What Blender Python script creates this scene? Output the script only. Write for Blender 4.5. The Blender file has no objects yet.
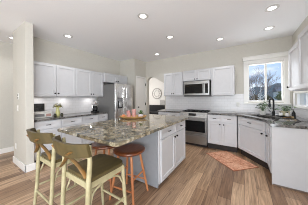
import bpy, bmesh, math, random
from mathutils import Vector, Matrix
random.seed(7)
S = bpy.context.scene
COL = S.collection
PI = math.pi

# ------------------------------------------------------------------ camera
YAW, ROLL, FPX = math.radians(33.0), math.radians(0.5), 138.0
fw = Vector((-math.sin(YAW), math.cos(YAW), 0)); rt = Vector((math.cos(YAW), math.sin(YAW), 0)); up = Vector((0, 0, 1))
CR = rt*math.cos(ROLL) - up*math.sin(ROLL)
CU = rt*math.sin(ROLL) + up*math.cos(ROLL)
cd = bpy.data.cameras.new('camera'); cam = bpy.data.objects.new('camera', cd); COL.objects.link(cam)
cam.matrix_world = Matrix(((CR.x, CU.x, -fw.x, 0), (CR.y, CU.y, -fw.y, 0), (CR.z, CU.z, -fw.z, 1.335), (0, 0, 0, 1)))
cd.sensor_width = 36; cd.lens = FPX/308*36; cd.shift_y = -4.7/308; cd.clip_start = 0.02
S.camera = cam

# ------------------------------------------------------------------ exposure
S.view_settings.view_transform = 'Standard'; S.view_settings.look = 'None'
S.view_settings.exposure = 0.10; S.view_settings.gamma = 1; S.view_settings.use_curve_mapping = False
S.cycles.filter_width = 1.0; S.cycles.max_bounces = 10; S.cycles.diffuse_bounces = 6; S.cycles.sample_clamp_indirect = 6

def C(r, g, b):
    f = lambda c: (c/255/12.92) if c/255 <= .04045 else ((c/255+.055)/1.055)**2.4
    return (f(r), f(g), f(b), 1)

# ------------------------------------------------------------------ sky
W = bpy.data.worlds.new('sky'); S.world = W; W.use_nodes = True
nt = W.node_tree; nt.nodes.clear()
def N(nt, t, **kw):
    n = nt.nodes.new(t)
    for k, v in kw.items(): setattr(n, k, v)
    return n
tc = N(nt, 'ShaderNodeTexCoord'); sep = N(nt, 'ShaderNodeSeparateXYZ'); nt.links.new(tc.outputs['Generated'], sep.inputs[0])
grad = N(nt, 'ShaderNodeValToRGB'); nt.links.new(sep.outputs['Z'], grad.inputs[0])
grad.color_ramp.elements[0].position = 0.0; grad.color_ramp.elements[0].color = C(206, 224, 244)
grad.color_ramp.elements[1].position = 0.45; grad.color_ramp.elements[1].color = C(118, 172, 240)
mp = N(nt, 'ShaderNodeMapping'); mp.inputs['Scale'].default_value = (3, 3, 9); nt.links.new(tc.outputs['Generated'], mp.inputs[0])
noi = N(nt, 'ShaderNodeTexNoise'); noi.inputs['Scale'].default_value = 1.6; noi.inputs['Detail'].default_value = 6; nt.links.new(mp.outputs[0], noi.inputs[0])
cr = N(nt, 'ShaderNodeValToRGB'); cr.color_ramp.elements[0].position = .55; cr.color_ramp.elements[1].position = .72; nt.links.new(noi.outputs[0], cr.inputs[0])
mx = N(nt, 'ShaderNodeMixRGB'); mx.inputs[2].default_value = C(246, 248, 252)
nt.links.new(cr.outputs[0], mx.inputs[0]); nt.links.new(grad.outputs[0], mx.inputs[1])
bg = N(nt, 'ShaderNodeBackground'); bg.inputs[1].default_value = 1.12; nt.links.new(mx.outputs[0], bg.inputs[0])
wo = N(nt, 'ShaderNodeOutputWorld'); nt.links.new(bg.outputs[0], wo.inputs[0])

# ------------------------------------------------------------------ sink window daylight, sun and added fill lights
def area(name, loc, direction, sx, sy, power, col=(1, 1, 1)):
    l = bpy.data.lights.new(name, 'AREA'); l.shape = 'RECTANGLE'; l.size = sx; l.size_y = sy; l.energy = power; l.color = col
    o = bpy.data.objects.new(name, l); COL.objects.link(o); o.location = loc
    o.rotation_euler = Vector(direction).to_track_quat('-Z', 'Y').to_euler()
    return o
P_REAR, P_WIN, P_DEN, P_CAN, P_UC = 90, 10, 66, 2.2, .6
area('fill_rear', (-.75, -2.72, 1.25), (-.05, 1, 0.22), 2.8, 2.1, P_REAR, (.92, .97, 1))  # added fill light in an invented opening behind the camera
area('fill_side', (.90, -1.35, 1.3), (-1, .12, .2), 1.9, 2.0, P_REAR*1.15, (.92, .97, 1))  # added fill from the right, set in a made-up wall opening
area('daylight_sink_window', (.46, 4.62, 1.72), (0, -1, .12), .6, .9, P_WIN, (.95, .98, 1))
area('fill_den', (-6.4, 6.0, 1.5), (1, 0, 0), 2.0, 1.5, P_DEN, (1, .99, .97))  # added fill to brighten the den; the wall behind it has no window

sl = bpy.data.lights.new('sun', 'SUN'); sl.energy = 1.5; sl.angle = math.radians(1); sl.color = (1, .96, .9)
so = bpy.data.objects.new('sun', sl); COL.objects.link(so); so.rotation_euler = Vector((-.42, .14, -.88)).to_track_quat('-Z', 'Y').to_euler()

# ------------------------------------------------------------------ materials
def M(name, col, rough=.5, metal=0, spec=.5, emit=None, estr=0, coat=0):
    m = bpy.data.materials.new(name); m.use_nodes = True
    b = m.node_tree.nodes['Principled BSDF']
    b.inputs['Base Color'].default_value = col; b.inputs['Roughness'].default_value = rough
    b.inputs['Metallic'].default_value = metal; b.inputs['Specular IOR Level'].default_value = spec
    b.inputs['Coat Weight'].default_value = coat
    if emit: b.inputs['Emission Color'].default_value = emit; b.inputs['Emission Strength'].default_value = estr
    return m
def coords(nt, scale=(1, 1, 1), kind='pos'):
    if kind == 'pos':
        g = N(nt, 'ShaderNodeNewGeometry'); out = g.outputs['Position']
    else:
        g = N(nt, 'ShaderNodeTexCoord'); out = g.outputs['Object']
    mp = N(nt, 'ShaderNodeMapping'); mp.inputs['Scale'].default_value = scale; nt.links.new(out, mp.inputs[0])
    return mp.outputs[0]
def ramp(nt, src, stops):
    r = N(nt, 'ShaderNodeValToRGB'); e = r.color_ramp.elements
    while len(e) < len(stops): e.new(.5)
    for i, (p, c) in enumerate(stops): e[i].position = p; e[i].color = c
    nt.links.new(src, r.inputs[0]); return r.outputs[0]
def noise(nt, vec, scale, detail=4, rough=.55, dist=0):
    n = N(nt, 'ShaderNodeTexNoise'); n.inputs['Scale'].default_value = scale; n.inputs['Detail'].default_value = detail
    n.inputs['Roughness'].default_value = rough; n.inputs['Distortion'].default_value = dist
    nt.links.new(vec, n.inputs['Vector']); return n.outputs['Fac']
def mixc(nt, fac, a, b, mode='MIX'):
    m = N(nt, 'ShaderNodeMixRGB', blend_type=mode)
    for i, v in ((0, fac), (1, a), (2, b)):
        if hasattr(v, 'is_linked') or isinstance(v, bpy.types.NodeSocket): nt.links.new(v, m.inputs[i])
        else: m.inputs[i].default_value = v
    return m.outputs[0]
def bumped(m, src, strength=.2, dist=.01):
    nt = m.node_tree; b = N(nt, 'ShaderNodeBump'); b.inputs['Strength'].default_value = strength; b.inputs['Distance'].default_value = dist
    nt.links.new(src, b.inputs['Height']); nt.links.new(b.outputs[0], nt.nodes['Principled BSDF'].inputs['Normal'])
def base(m, src): m.node_tree.links.new(src, m.node_tree.nodes['Principled BSDF'].inputs['Base Color'])
def mottled(name, c1, c2, scale, rough=.5, metal=0, sc=(1, 1, 1), kind='obj', lo=.35, hi=.65, bump=0):
    m = M(name, c1, rough, metal); nt = m.node_tree
    f = noise(nt, coords(nt, sc, kind), scale); base(m, ramp(nt, f, [(lo, c1), (hi, c2)]))
    if bump: bumped(m, f, bump)
    return m

m_wall = mottled('greige_wall_paint', C(207, 203, 194), C(210, 206, 197), 30, .75, kind='pos')
m_ceil = mottled('white_ceiling_paint', C(247, 247, 250), C(249, 249, 251), 40, .9, kind='pos')
m_trim = M('white_trim_paint', C(244, 242, 239), .4)
m_cab = mottled('white_cabinet_paint', C(208, 208, 211), C(211, 211, 214), 12, .38, kind='pos')
m_grey = mottled('grey_cabinet_paint', C(146, 148, 152), C(150, 152, 156), 14, .45, kind='pos')
m_black = M('matte_black_metal', C(32, 31, 32), .35, .6)
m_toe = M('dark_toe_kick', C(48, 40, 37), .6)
m_steel = mottled('brushed_stainless_steel', C(244, 243, 242), C(230, 229, 228), 22, .22, 1, (1, 1, 40), 'pos')
bumped(m_steel, noise(m_steel.node_tree, coords(m_steel.node_tree, (7, 7, .5)), 1.3, 2), .35, .05)
m_steel_shade = mottled('shaded_stainless_steel', C(178, 177, 175), C(162, 161, 160), 22, .3, 1, (1, 1, 40), 'pos')  # same steel, shade put into a darker colour for range and microwave
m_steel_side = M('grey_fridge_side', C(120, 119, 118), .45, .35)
m_blackglass = M('black_oven_glass', C(14, 14, 16), .08, spec=.35)
m_plastic_black = M('black_plastic', C(28, 28, 30), .35)
m_white_gloss = M('white_ceramic', C(238, 236, 232), .18)
m_pull = M('dark_bronze_hardware', C(42, 38, 37), .35, .7)

# floor: planks along the depth of the room
m_floor = M('wood_plank_floor', C(150, 118, 95), .33); nt = m_floor.node_tree
g = N(nt, 'ShaderNodeNewGeometry'); sp = N(nt, 'ShaderNodeSeparateXYZ'); cb = N(nt, 'ShaderNodeCombineXYZ')
nt.links.new(g.outputs['Position'], sp.inputs[0]); nt.links.new(sp.outputs['Y'], cb.inputs[0]); nt.links.new(sp.outputs['X'], cb.inputs[1])
br = N(nt, 'ShaderNodeTexBrick'); nt.links.new(cb.outputs[0], br.inputs['Vector'])
br.inputs['Scale'].default_value = 1; br.inputs['Brick Width'].default_value = 1.25; br.inputs['Row Height'].default_value = .15
br.inputs['Mortar Size'].default_value = .0022; br.inputs['Mortar Smooth'].default_value = .2; br.offset = .37
br.inputs['Color1'].default_value = C(220, 188, 156); br.inputs['Color2'].default_value = C(148, 115, 88); br.inputs['Mortar'].default_value = C(80, 60, 48)
mpg = N(nt, 'ShaderNodeMapping'); mpg.inputs['Scale'].default_value = (1.6, 22, 1); nt.links.new(cb.outputs[0], mpg.inputs[0])
gr = noise(nt, mpg.outputs[0], 1.6, 7, .65, .6)
grc = ramp(nt, gr, [(.32, C(134, 118, 106)), (.48, C(206, 199, 193)), (.66, C(255, 252, 248))])
base(m_floor, mixc(nt, .85, br.outputs['Color'], grc, 'MULTIPLY'))
bumped(m_floor, gr, .12, .004)

# subway tile
def tile_mat(name, axis):
    m = M(name, C(226, 224, 226), .16); nt = m.node_tree
    g = N(nt, 'ShaderNodeNewGeometry'); sp = N(nt, 'ShaderNodeSeparateXYZ'); cb = N(nt, 'ShaderNodeCombineXYZ')
    nt.links.new(g.outputs['Position'], sp.inputs[0]); nt.links.new(sp.outputs[axis], cb.inputs[0]); nt.links.new(sp.outputs['Z'], cb.inputs[1])
    br = N(nt, 'ShaderNodeTexBrick'); nt.links.new(cb.outputs[0], br.inputs['Vector'])
    br.inputs['Scale'].default_value = 1; br.inputs['Brick Width'].default_value = .152; br.inputs['Row Height'].default_value = .076
    br.inputs['Mortar Size'].default_value = .0025
    br.inputs['Color1'].default_value = C(232, 230, 231); br.inputs['Color2'].default_value = C(227, 225, 227); br.inputs['Mortar'].default_value = C(212, 210, 209)
    base(m, br.outputs['Color']); bumped(m, br.outputs['Fac'], -.25, .003)
    return m
m_tile_x, m_tile_y = tile_mat('white_subway_tile', 'X'), tile_mat('white_subway_tile_side', 'Y')

# granites
def granite(name, cols, scale, rough):
    m = M(name, cols[0], rough, spec=.85); nt = m.node_tree
    v = coords(nt)
    big = noise(nt, v, scale*.35, 5, .6, .8); mid = noise(nt, v, scale, 5, .7, .4)
    vo = N(nt, 'ShaderNodeTexVoronoi'); vo.inputs['Scale'].default_value = scale*3.2; nt.links.new(v, vo.inputs['Vector'])
    a = ramp(nt, mid, [(.36, cols[0]), (.46, cols[1]), (.54, cols[2]), (.64, cols[3])])
    b = ramp(nt, big, [(.38, cols[4]), (.5, cols[2]), (.62, cols[5])])
    c = mixc(nt, .5, a, b)
    sepc = N(nt, 'ShaderNodeSeparateColor'); nt.links.new(vo.outputs['Color'], sepc.inputs[0])
    dk = ramp(nt, sepc.outputs[0], [(.05, (1, 1, 1, 1)), (.1, (0, 0, 0, 1))])
    base(m, mixc(nt, dk, c, cols[0])); return m
m_granite = granite('brown_cream_granite', [C(34, 33, 30), C(88, 80, 62), C(142, 130, 106), C(226, 218, 198), C(58, 60, 52), C(168, 154, 126)], 13, .045)
m_granite2 = granite('grey_speckled_granite', [C(38, 37, 37), C(74, 72, 70), C(112, 109, 106), C(160, 157, 153), C(60, 58, 58), C(132, 128, 124)], 16, .07)

# ------------------------------------------------------------------ mesh helpers
class MB:
    def __init__(s, off=(0, 0, 0)): s.bm = bmesh.new(); s.off = Vector(off)
    def box(s, x0, y0, z0, x1, y1, z1, bev=0, rz=0, seg=1):
        r = bmesh.ops.create_cube(s.bm, size=1); vs = r['verts']
        cx, cy, cz = (x0+x1)/2, (y0+y1)/2, (z0+z1)/2
        for v in vs: v.co = Vector((v.co.x*abs(x1-x0), v.co.y*abs(y1-y0), v.co.z*abs(z1-z0)))
        if bev:
            es = list({e for v in vs for e in v.link_edges})
            r = bmesh.ops.bevel(s.bm, geom=es, offset=bev, segments=seg, affect='EDGES', profile=.5)
            vs = list({v for f in r['faces'] for v in f.verts} | {v for v in vs if v.is_valid})
        m = Matrix.Rotation(rz, 4, 'Z')
        for v in vs: v.co = m @ v.co + Vector((cx, cy, cz))
        return vs
    def ring(s, c, ax, r, seg, ry=None):
        ax = Vector(ax).normalized(); t = Vector((0, 0, 1)) if abs(ax.z) < .9 else Vector((1, 0, 0))
        u = ax.cross(t).normalized(); w = ax.cross(u).normalized(); ry = r if ry is None else ry
        return [s.bm.verts.new(Vector(c)+u*r*math.cos(2*PI*i/seg)+w*ry*math.sin(2*PI*i/seg)) for i in range(seg)]
    def tube(s, pts, rad, seg=10, cap=True, ry=None):
        pts = [Vector(p) for p in pts]; n = len(pts)
        if not isinstance(rad, (list, tuple)): rad = [rad]*n
        rings = []
        for i, p in enumerate(pts):
            a = pts[min(i+1, n-1)]-pts[max(i-1, 0)]
            rings.append(s.ring(p, a, rad[i], seg, None if ry is None else ry))
        for A, B in zip(rings, rings[1:]):
            best = min(range(seg), key=lambda k: sum((A[i].co-B[(i+k) % seg].co).length for i in (0, seg//3, 2*seg//3)))
            B[:] = B[best:]+B[:best]
            for i in range(seg): s.bm.faces.new((A[i], A[(i+1) % seg], B[(i+1) % seg], B[i]))
        if cap: s.bm.faces.new(rings[0][::-1]); s.bm.faces.new(rings[-1])
        return s
    def lathe(s, prof, c=(0, 0, 0), seg=20, sx=1, sy=1):
        c = Vector(c); rings = []
        for r, z in prof:
            if r <= 1e-5: rings.append([s.bm.verts.new(c+Vector((0, 0, z)))])
            else: rings.append([s.bm.verts.new(c+Vector((r*sx*math.cos(2*PI*i/seg), r*sy*math.sin(2*PI*i/seg), z))) for i in range(seg)])
        for A, B in zip(rings, rings[1:]):
            for i in range(seg):
                j = (i+1) % seg
                if len(A) == 1 and len(B) == 1: continue
                if len(A) == 1: s.bm.faces.new((A[0], B[j], B[i]))
                elif len(B) == 1: s.bm.faces.new((A[i], A[j], B[0]))
                else: s.bm.faces.new((A[i], A[j], B[j], B[i]))
        return s
    def prism(s, poly, z0, z1, plane='xy'):
        mk = {'xy': lambda a, b, c: (a, b, c), 'xz': lambda a, b, c: (a, c, b), 'yz': lambda a, b, c: (c, a, b)}[plane]
        A = [s.bm.verts.new(mk(a, b, z0)) for a, b in poly]; B = [s.bm.verts.new(mk(a, b, z1)) for a, b in poly]
        s.bm.faces.new(A[::-1]); s.bm.faces.new(B); n = len(poly)
        for i in range(n): s.bm.faces.new((A[i], A[(i+1) % n], B[(i+1) % n], B[i]))
        return s
    def ball(s, c, r, sx=1, sy=1, sz=1, sub=2):
        v = bmesh.ops.create_icosphere(s.bm, subdivisions=sub, radius=r)['verts']
        for q in v: q.co = Vector((q.co.x*sx, q.co.y*sy, q.co.z*sz))+Vector(c)
        return v
    def leaf(s, p, d, n, L, w, droop=.25):
        p = Vector(p); d = Vector(d).normalized(); n = Vector(n); side = d.cross(n)
        if side.length < 1e-3: side = d.cross(Vector((1, 0, .1)))
        side.normalize(); nn = side.cross(d).normalized(); rows = []
        for t, k in ((0, .12), (.3, .85), (.6, 1), (.85, .55), (1, .04)):
            q = p+d*L*t-Vector((0, 0, droop*L*t*t))
            rows.append([s.bm.verts.new(q-side*w*k*.5+nn*w*.12*k), s.bm.verts.new(q), s.bm.verts.new(q+side*w*k*.5+nn*w*.12*k)])
        for A, B in zip(rows, rows[1:]):
            for i in (0, 1): s.bm.faces.new((A[i], A[i+1], B[i+1], B[i]))
    def shaker(s, x0, x1, z0, z1, y=0, t=.02, rail=.055, rec=.013):
        rail = min(rail, (z1-z0)*.28, (x1-x0)*.3)
        def q(i, yy): return [s.bm.verts.new((a, yy, b)) for a, b in ((x0+i, z0+i), (x1-i, z0+i), (x1-i, z1-i), (x0+i, z1-i))]
        bk = q(0, y); f0 = q(0, y-t+.002); f1 = q(.002, y-t); f2 = q(rail, y-t); f3 = q(rail+.006, y-t+rec)
        for A, B in ((bk, f0), (f0, f1), (f1, f2), (f2, f3)):
            for i in range(4): s.bm.faces.new((A[i], A[(i+1) % 4], B[(i+1) % 4], B[i]))
        s.bm.faces.new(f3); s.bm.faces.new(bk[::-1]); return s
    def slab(s, x0, x1, z0, z1, y=0, t=.02, bev=.003):
        s.box(x0, y-t, z0, x1, y, z1, bev); return s
    def build(s, name, mat, parent=None, smooth=40):
        for v in s.bm.verts: v.co -= s.off
        bmesh.ops.recalc_face_normals(s.bm, faces=s.bm.faces)
        me = bpy.data.meshes.new(name); s.bm.to_mesh(me); s.bm.free(); me.materials.append(mat)
        o = bpy.data.objects.new(name, me); COL.objects.link(o)
        if smooth:
            for p in me.polygons: p.use_smooth = True
            me.set_sharp_from_angle(angle=math.radians(smooth))
        if parent: o.parent = parent
        else: o.location = s.off
        return o

def tag(o, label, cat, group=None, kind=None):
    o['label'] = label; o['category'] = cat
    if group: o['group'] = group
    if kind: o['kind'] = kind
    return o
def thing(name, label, cat, loc=(0, 0, 0), rz=0, group=None):
    o = bpy.data.objects.new(name, None); COL.objects.link(o); o.empty_display_size = .1
    o.location = loc; o.rotation_euler = (0, 0, rz); return tag(o, label, cat, group)
def copy_tree(o, parent=None):
    c = o.copy(); COL.objects.link(c)
    if parent: c.parent = parent
    for ch in list(o.children): copy_tree(ch, c)
    return c
def struct(name, mb, mat, parent=None, smooth=40):
    o = mb.build(name, mat, parent, smooth); o['kind'] = 'structure'; return o

# ================================================================== the room
XL, XR, YB, ZC = -3.98, .95, 4.42, 2.75
plan = [(-6.6, -2.8), (1.09, -2.8), (1.09, 4.56), (-.98, 4.56), (-.98, 8.14), (-6.6, 8.14)]
mb = MB(); mb.prism(plan, -.1, 0); struct('floor', mb, m_floor)
mb = MB(); mb.prism(plan, ZC, ZC+.12); struct('ceiling', mb, m_ceil)
# left kitchen wall, stub wall, hall wall
mb = MB(); mb.box(XL-.12, .955, 0, XL, 3.74, ZC); struct('wall_left', mb, m_wall)
mb = MB(); mb.box(-4.1, .83, 0, -3.32, .95, ZC, .004); struct('wall_stub', mb, m_wall)
mb = MB(); mb.box(-5.1, -2.7, 0, -4.98, 4.42, ZC); struct('wall_hall', mb, m_wall)
# pantry box
mb = MB(); mb.box(-4.1, 3.745, 0, -3.25, 3.81, ZC); struct('wall_pantry', mb, m_wall)
mb = MB()
mb.box(-3.36, 3.81, 0, -3.25, 3.86, ZC); mb.box(-3.36, 4.385, 0, -3.25, 4.418, ZC); mb.box(-3.36, 3.86, 2.09, -3.25, 4.385, ZC)
struct('wall_pantry_side', mb, m_wall)
# back wall with the arch and the window (each piece a slab 14 cm thick)
arch = [(-3.19, 0), (-3.19, 2.0), (-3.15, 2.08), (-3.08, 2.125), (-2.99, 2.14), (-2.85, 2.105), (-2.73, 2.045), (-2.58, 1.955), (-2.43, 1.864), (-2.40, 1.80), (-2.40, 0)]
mb = MB()
mb.prism([(-5.1, 0), (-3.19, 0), (-3.19, ZC), (-5.1, ZC)], YB, YB+.14, 'xz')
for (a, za), (b, zb) in zip(arch[1:-1], arch[2:-1]):
    if b > a+1e-4: mb.prism([(a, za), (b, zb), (b, ZC), (a, ZC)], YB, YB+.14, 'xz')
mb.prism([(-2.40, 0), (.10, 0), (.10, ZC), (-2.40, ZC)], YB, YB+.14, 'xz')
mb.prism([(.10, 0), (.80, 0), (.80, 1.21), (.10, 1.21)], YB, YB+.14, 'xz')
mb.prism([(.10, 2.20), (.80, 2.20), (.80, ZC), (.10, ZC)], YB, YB+.14, 'xz')
mb.prism([(.80, 0), (XR+.14, 0), (XR+.14, ZC), (.80, ZC)], YB, YB+.14, 'xz')
struct('wall_back', mb, m_wall)
# right wall with a low window strip under the wall cabinets
WY0, WY1, WZ0, WZ1 = 3.15, 4.22, 1.16, 1.40
mb = MB()
mb.box(XR, -.35, 0, XR+.14, WY0, ZC); mb.box(XR, -2.8, 0, XR+.14, -2.35, ZC); mb.box(XR, -2.35, 2.35, XR+.14, -.35, ZC); mb.box(XR, WY1, 0, XR+.14, YB, ZC)
mb.box(XR, WY0, 0, XR+.14, WY1, WZ0); mb.box(XR, WY0, WZ1, XR+.14, WY1, ZC)
struct('wall_right', mb, m_wall)
# rear wall (behind the camera) with a wide opening added for the fill light
mb = MB()
mb.box(-5.1, -2.8, 0, -2.2, -2.66, ZC); mb.box(.7, -2.8, 0, XR, -2.66, ZC); mb.box(-2.2, -2.8, 2.35, .7, -2.66, ZC)
struct('wall_rear', mb, m_wall)
mb = MB()
for x in (-2.2, -.78, .64): mb.box(x, -2.75, 0, x+.06, -2.69, 2.35)
mb.box(-2.2, -2.75, 2.29, .7, -2.69, 2.35)
struct('rear_fill_opening', mb, m_trim)  # frame of the rear opening, unseen, made up for the fill light
mb = MB()
for y in (-2.35, -1.38, -.41): mb.box(XR+.03, y, 0, XR+.09, y+.06, 2.35)
mb.box(XR+.03, -2.35, 2.29, XR+.09, -.35, 2.35)
struct('side_fill_opening', mb, m_trim)  # frame of the right wall opening, unseen, added along with its fill light
# the den beyond the arch
mb = MB(); mb.box(-6.6, 8.0, 0, -.9, 8.14, ZC); struct('wall_den_far', mb, M('den_white_paint', C(236, 233, 228), .7))
mb = MB(); mb.box(-6.6, 4.6, 0, -6.46, 8.0, ZC); struct('wall_den_left', mb, m_wall)
mb = MB(); mb.box(-1.1, 4.57, 0, -.98, 8.0, ZC); struct('wall_den_right', mb, m_wall)

# baseboards
mb = MB(); mb.box(-4.11, .815, 0, -3.305, .829, .13, .003); mb.box(-3.319, .815, 0, -3.305, .965, .13, .003); struct('baseboard_stub', mb, m_trim)
mb = MB(); mb.box(-4.979, -2.6, 0, -4.965, 4.4, .12, .003); struct('baseboard_hall', mb, m_trim)
# backsplash tiles
mb = MB(); mb.box(XL+.001, .96, .925, XL+.009, 2.72, 1.40); struct('trim_1', mb, m_tile_y)['label'] = 'white subway tile backsplash on the left wall'
mb = MB()
mb.box(-2.36, YB-.009, .93, .01, YB-.001, 1.42); mb.box(.01, YB-.009, .93, XR-.01, YB-.001, 1.17)
struct('trim_2', mb, m_tile_x)
mb = MB(); mb.box(XR-.009, 2.72, .93, XR-.001, YB-.01, 1.11); struct('trim_3', mb, m_tile_y)

# glass
m_glass = bpy.data.materials.new('clear_window_glass'); m_glass.use_nodes = True; nt = m_glass.node_tree; nt.nodes.clear()
tr = N(nt, 'ShaderNodeBsdfTransparent'); gl = N(nt, 'ShaderNodeBsdfGlossy'); gl.inputs['Roughness'].default_value = .02
ms = N(nt, 'ShaderNodeMixShader'); ms.inputs[0].default_value = .012; ou = N(nt, 'ShaderNodeOutputMaterial')
nt.links.new(tr.outputs[0], ms.inputs[1]); nt.links.new(gl.outputs[0], ms.inputs[2]); nt.links.new(ms.outputs[0], ou.inputs[0])

# window over the sink
mb = MB((.45, YB, 1.2))
mb.box(.005, YB-.028, 1.175, .10, YB-.001, 2.28, .004); mb.box(.80, YB-.028, 1.175, .90, YB-.001, 2.28, .004)
mb.box(.10, YB-.028, 2.20, .80, YB-.001, 2.28, .003)
win = struct('window_1', mb, m_trim)
mb = MB((.45, YB, 1.2)); mb.box(-.01, YB-.07, 2.281, .915, YB-.001, 2.375, .008); mb.box(-.02, YB-.09, 2.36, .925, YB-.001, 2.38, .004); o = mb.build('head_trim', m_trim, win)
mb = MB((.45, YB, 1.2)); mb.box(-.0, YB-.06, 1.15, .905, YB-.001, 1.185, .005); o = mb.build('window_sill', m_trim, win)
mb = MB((.45, YB, 1.2))
for x0, x1 in ((.101, .125), (.455, .492), (.775, .799)): mb.box(x0, YB+.02, 1.211, x1, YB+.07, 2.199)
for z0, z1 in ((1.211, 1.245), (2.165, 2.199)): mb.box(.125, YB+.022, z0, .775, YB+.068, z1)
mb.build('sash', m_trim, win)
for x0, x1 in ((.125, .455), (.492, .775)):
    mb = MB((.45, YB, 1.2)); mb.box(x0, YB+.042, 1.245, x1, YB+.048, 2.165); mb.build('pane', m_glass, win)
mb = MB((.45, YB, 1.2)); mb.tube([(.12, YB-.006, 2.185), (.78, YB-.006, 2.185)], .02, 12); mb.build('rolled_blind', m_white_gloss, win)
# low window on the right wall
oy = (XR, 3.7, 1.28)
mb = MB(oy)
mb.box(XR-.02, WY0-.06, WZ0-.05, XR-.001, WY0, WZ1+.02, .003); mb.box(XR-.02, WY1, WZ0-.05, XR-.001, WY1+.06, WZ1+.02, .003)
mb.box(XR-.03, WY0, WZ0-.05, XR-.001, WY1, WZ0, .003)
w2 = struct('window_2', mb, m_trim)
mb = MB(oy)
for y in (WY0+.001, 3.66, WY1-.031): mb.box(XR+.02, y, WZ0+.001, XR+.06, y+.03, WZ1-.001)
mb.build('sash', m_trim, w2)
for a, b in ((WY0+.031, 3.66), (3.69, WY1-.031)):
    mb = MB(oy); mb.box(XR+.036, a, WZ0+.001, XR+.042, b, WZ1-.001); mb.build('pane', m_glass, w2)

# pantry door
dl = (-3.25, 4.12, 0)
mb = MB(dl)
mb.box(-3.29, 3.865, .01, -3.255, 4.38, 2.085)
for z0, z1 in ((.15, .85), (.95, 1.98)):
    for a, b in ((3.94, 4.31),):
        mb.box(-3.254, a, z0, -3.250, b, z1, .0015)
        mb.box(-3.2499, a+.03, z0+.03, -3.246, b-.03, z1-.03, .0015)
pd = struct('door_1', mb, m_trim)
mb = MB(dl)
mb.box(-3.249, 3.812, 0, -3.238, 3.86, 2.14, .003); mb.box(-3.249, 4.385, 0, -3.238, 4.416, 2.14, .003); mb.box(-3.249, 3.86, 2.09, -3.238, 4.385, 2.14, .003)
mb.build('door_casing', m_trim, pd)
mb = MB(dl); mb.tube([(-3.246, 3.91, 1.0), (-3.225, 3.91, 1.0)], .011); mb.ball((-3.21, 3.91, 1.0), .026); mb.build('door_knob', m_black, pd)
for z in (.3, 1.1, 1.85):
    mb = MB(dl); mb.box(-3.253, 4.36, z-.05, -3.228, 4.384, z+.05, .003); mb.build('hinge', m_black, pd)

# ================================================================== recessed ceiling lights
m_can = M('recessed_light_lens', C(255, 252, 245), .5, emit=(1, .97, .92, 1), estr=4)
m_ring = M('white_light_trim', C(214, 212, 210), .5)
def can(x, y, label):
    r = thing('recessed_light', label, 'ceiling light', (x, y, ZC), 0, 'recessed ceiling lights')
    mb = MB(); mb.lathe([(.054, -.001), (.060, -.010), (.092, -.006), (.095, -.001)], seg=28); mb.build('trim_ring', m_ring, r)
    mb = MB(); mb.lathe([(0, -.004), (.0535, -.004), (.0535, -.001), (0, -.001)], seg=28); mb.build('lens', m_can, r)
    l = bpy.data.lights.new('downlight', 'AREA'); l.shape = 'DISK'; l.size = .12; l.energy = P_CAN; l.color = (.99, .98, .97); l.spread = math.radians(115)
    o = bpy.data.objects.new('downlight', l); COL.objects.link(o); o.parent = r; o.location = (0, 0, -.016)
for x, y, lab in [(-1.448, 1.903, 'recessed ceiling light above the island, largest in the middle of the ceiling'),
                  (-1.43, 2.91, 'recessed ceiling light over the far end of the island'),
                  (-2.338, 3.801, 'recessed ceiling light farthest back, near the arched opening'),
                  (-.471, 3.693, 'recessed ceiling light in front of the cabinet right of the microwave'),
                  (.39, 2.876, 'recessed ceiling light at the upper right of the ceiling, nearest the camera on that side'),
                  (.448, 3.676, 'recessed ceiling light in front of the window over the sink'),
                  (-3.322, 1.565, 'recessed ceiling light in front of the left wall cabinets'),
                  (-4.474, .91, 'recessed ceiling light in the hall left of the stub wall')]:
    can(x, y, lab)
for x, y in ((-2.4, -.6), (-.6, -.6)):    # the rest of the grid behind the camera lights the room
    l = bpy.data.lights.new('rear_downlight', 'AREA'); l.shape = 'DISK'; l.size = .12; l.energy = P_CAN; l.color = (.99, .98, .97)
    o = bpy.data.objects.new('rear_downlight', l); COL.objects.link(o); o.location = (x, y, ZC-.02)

# ================================================================== cabinets
def pull(mb, x, z, y=-.02, w=.07, horiz=True):
    if horiz: mb.tube([(x-w/2, y, z), (x-w/2, y-.024, z), (x+w/2, y-.024, z), (x+w/2, y, z)], .0065, 6)
    else: mb.tube([(x, y, z-w/2), (x, y-.024, z-w/2), (x, y-.024, z+w/2), (x, y, z+w/2)], .0065, 6)
def knob(mb, x, z, y=-.02):
    mb.tube([(x, y, z), (x, y-.012, z), (x, y-.016, z), (x, y-.028, z), (x, y-.031, z)], [.008, .007, .016, .017, .010], 10)
def cabinet(name, label, cat, loc, rz, w, z0, z1, d, items, toe=0, group=None, mat=None, toemat=None, rail=False):
    """local frame: front on y = 0 facing -Y, x from 0 to w"""
    mat = mat or m_cab
    r = thing(name, label, cat, loc, rz, group)
    mb = MB(); mb.box(0, 0, z0, w, d, z1, .002); mb.build('carcass', mat, r)
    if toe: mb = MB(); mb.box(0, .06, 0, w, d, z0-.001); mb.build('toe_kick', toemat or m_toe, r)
    if rail: mb = MB(); mb.box(0, -.018, z1+.001, w, d, z1+.028, .006); mb.build('crown', mat, r)
    for it in items:
        k, a, b, c, e = it[:5]
        if k == 'door':
            mb = MB(); mb.shaker(a, b, c, e, -.001); dr = mb.build('door', mat, r)
            if len(it) > 5: mb = MB(); knob(mb, it[5], it[6], -.021); mb.build('knob', m_pull, dr)
        elif k == 'drawer':
            mb = MB(); mb.slab(a, b, c, e, -.001) if e-c < .1 else mb.shaker(a, b, c, e, -.001, rail=.035, rec=.005); dr = mb.build('drawer', mat, r)
            mb = MB(); pull(mb, (a+b)/2, (c+e)/2+.005, -.021); mb.build('pull', m_pull, dr)
    return r
G = .007
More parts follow.
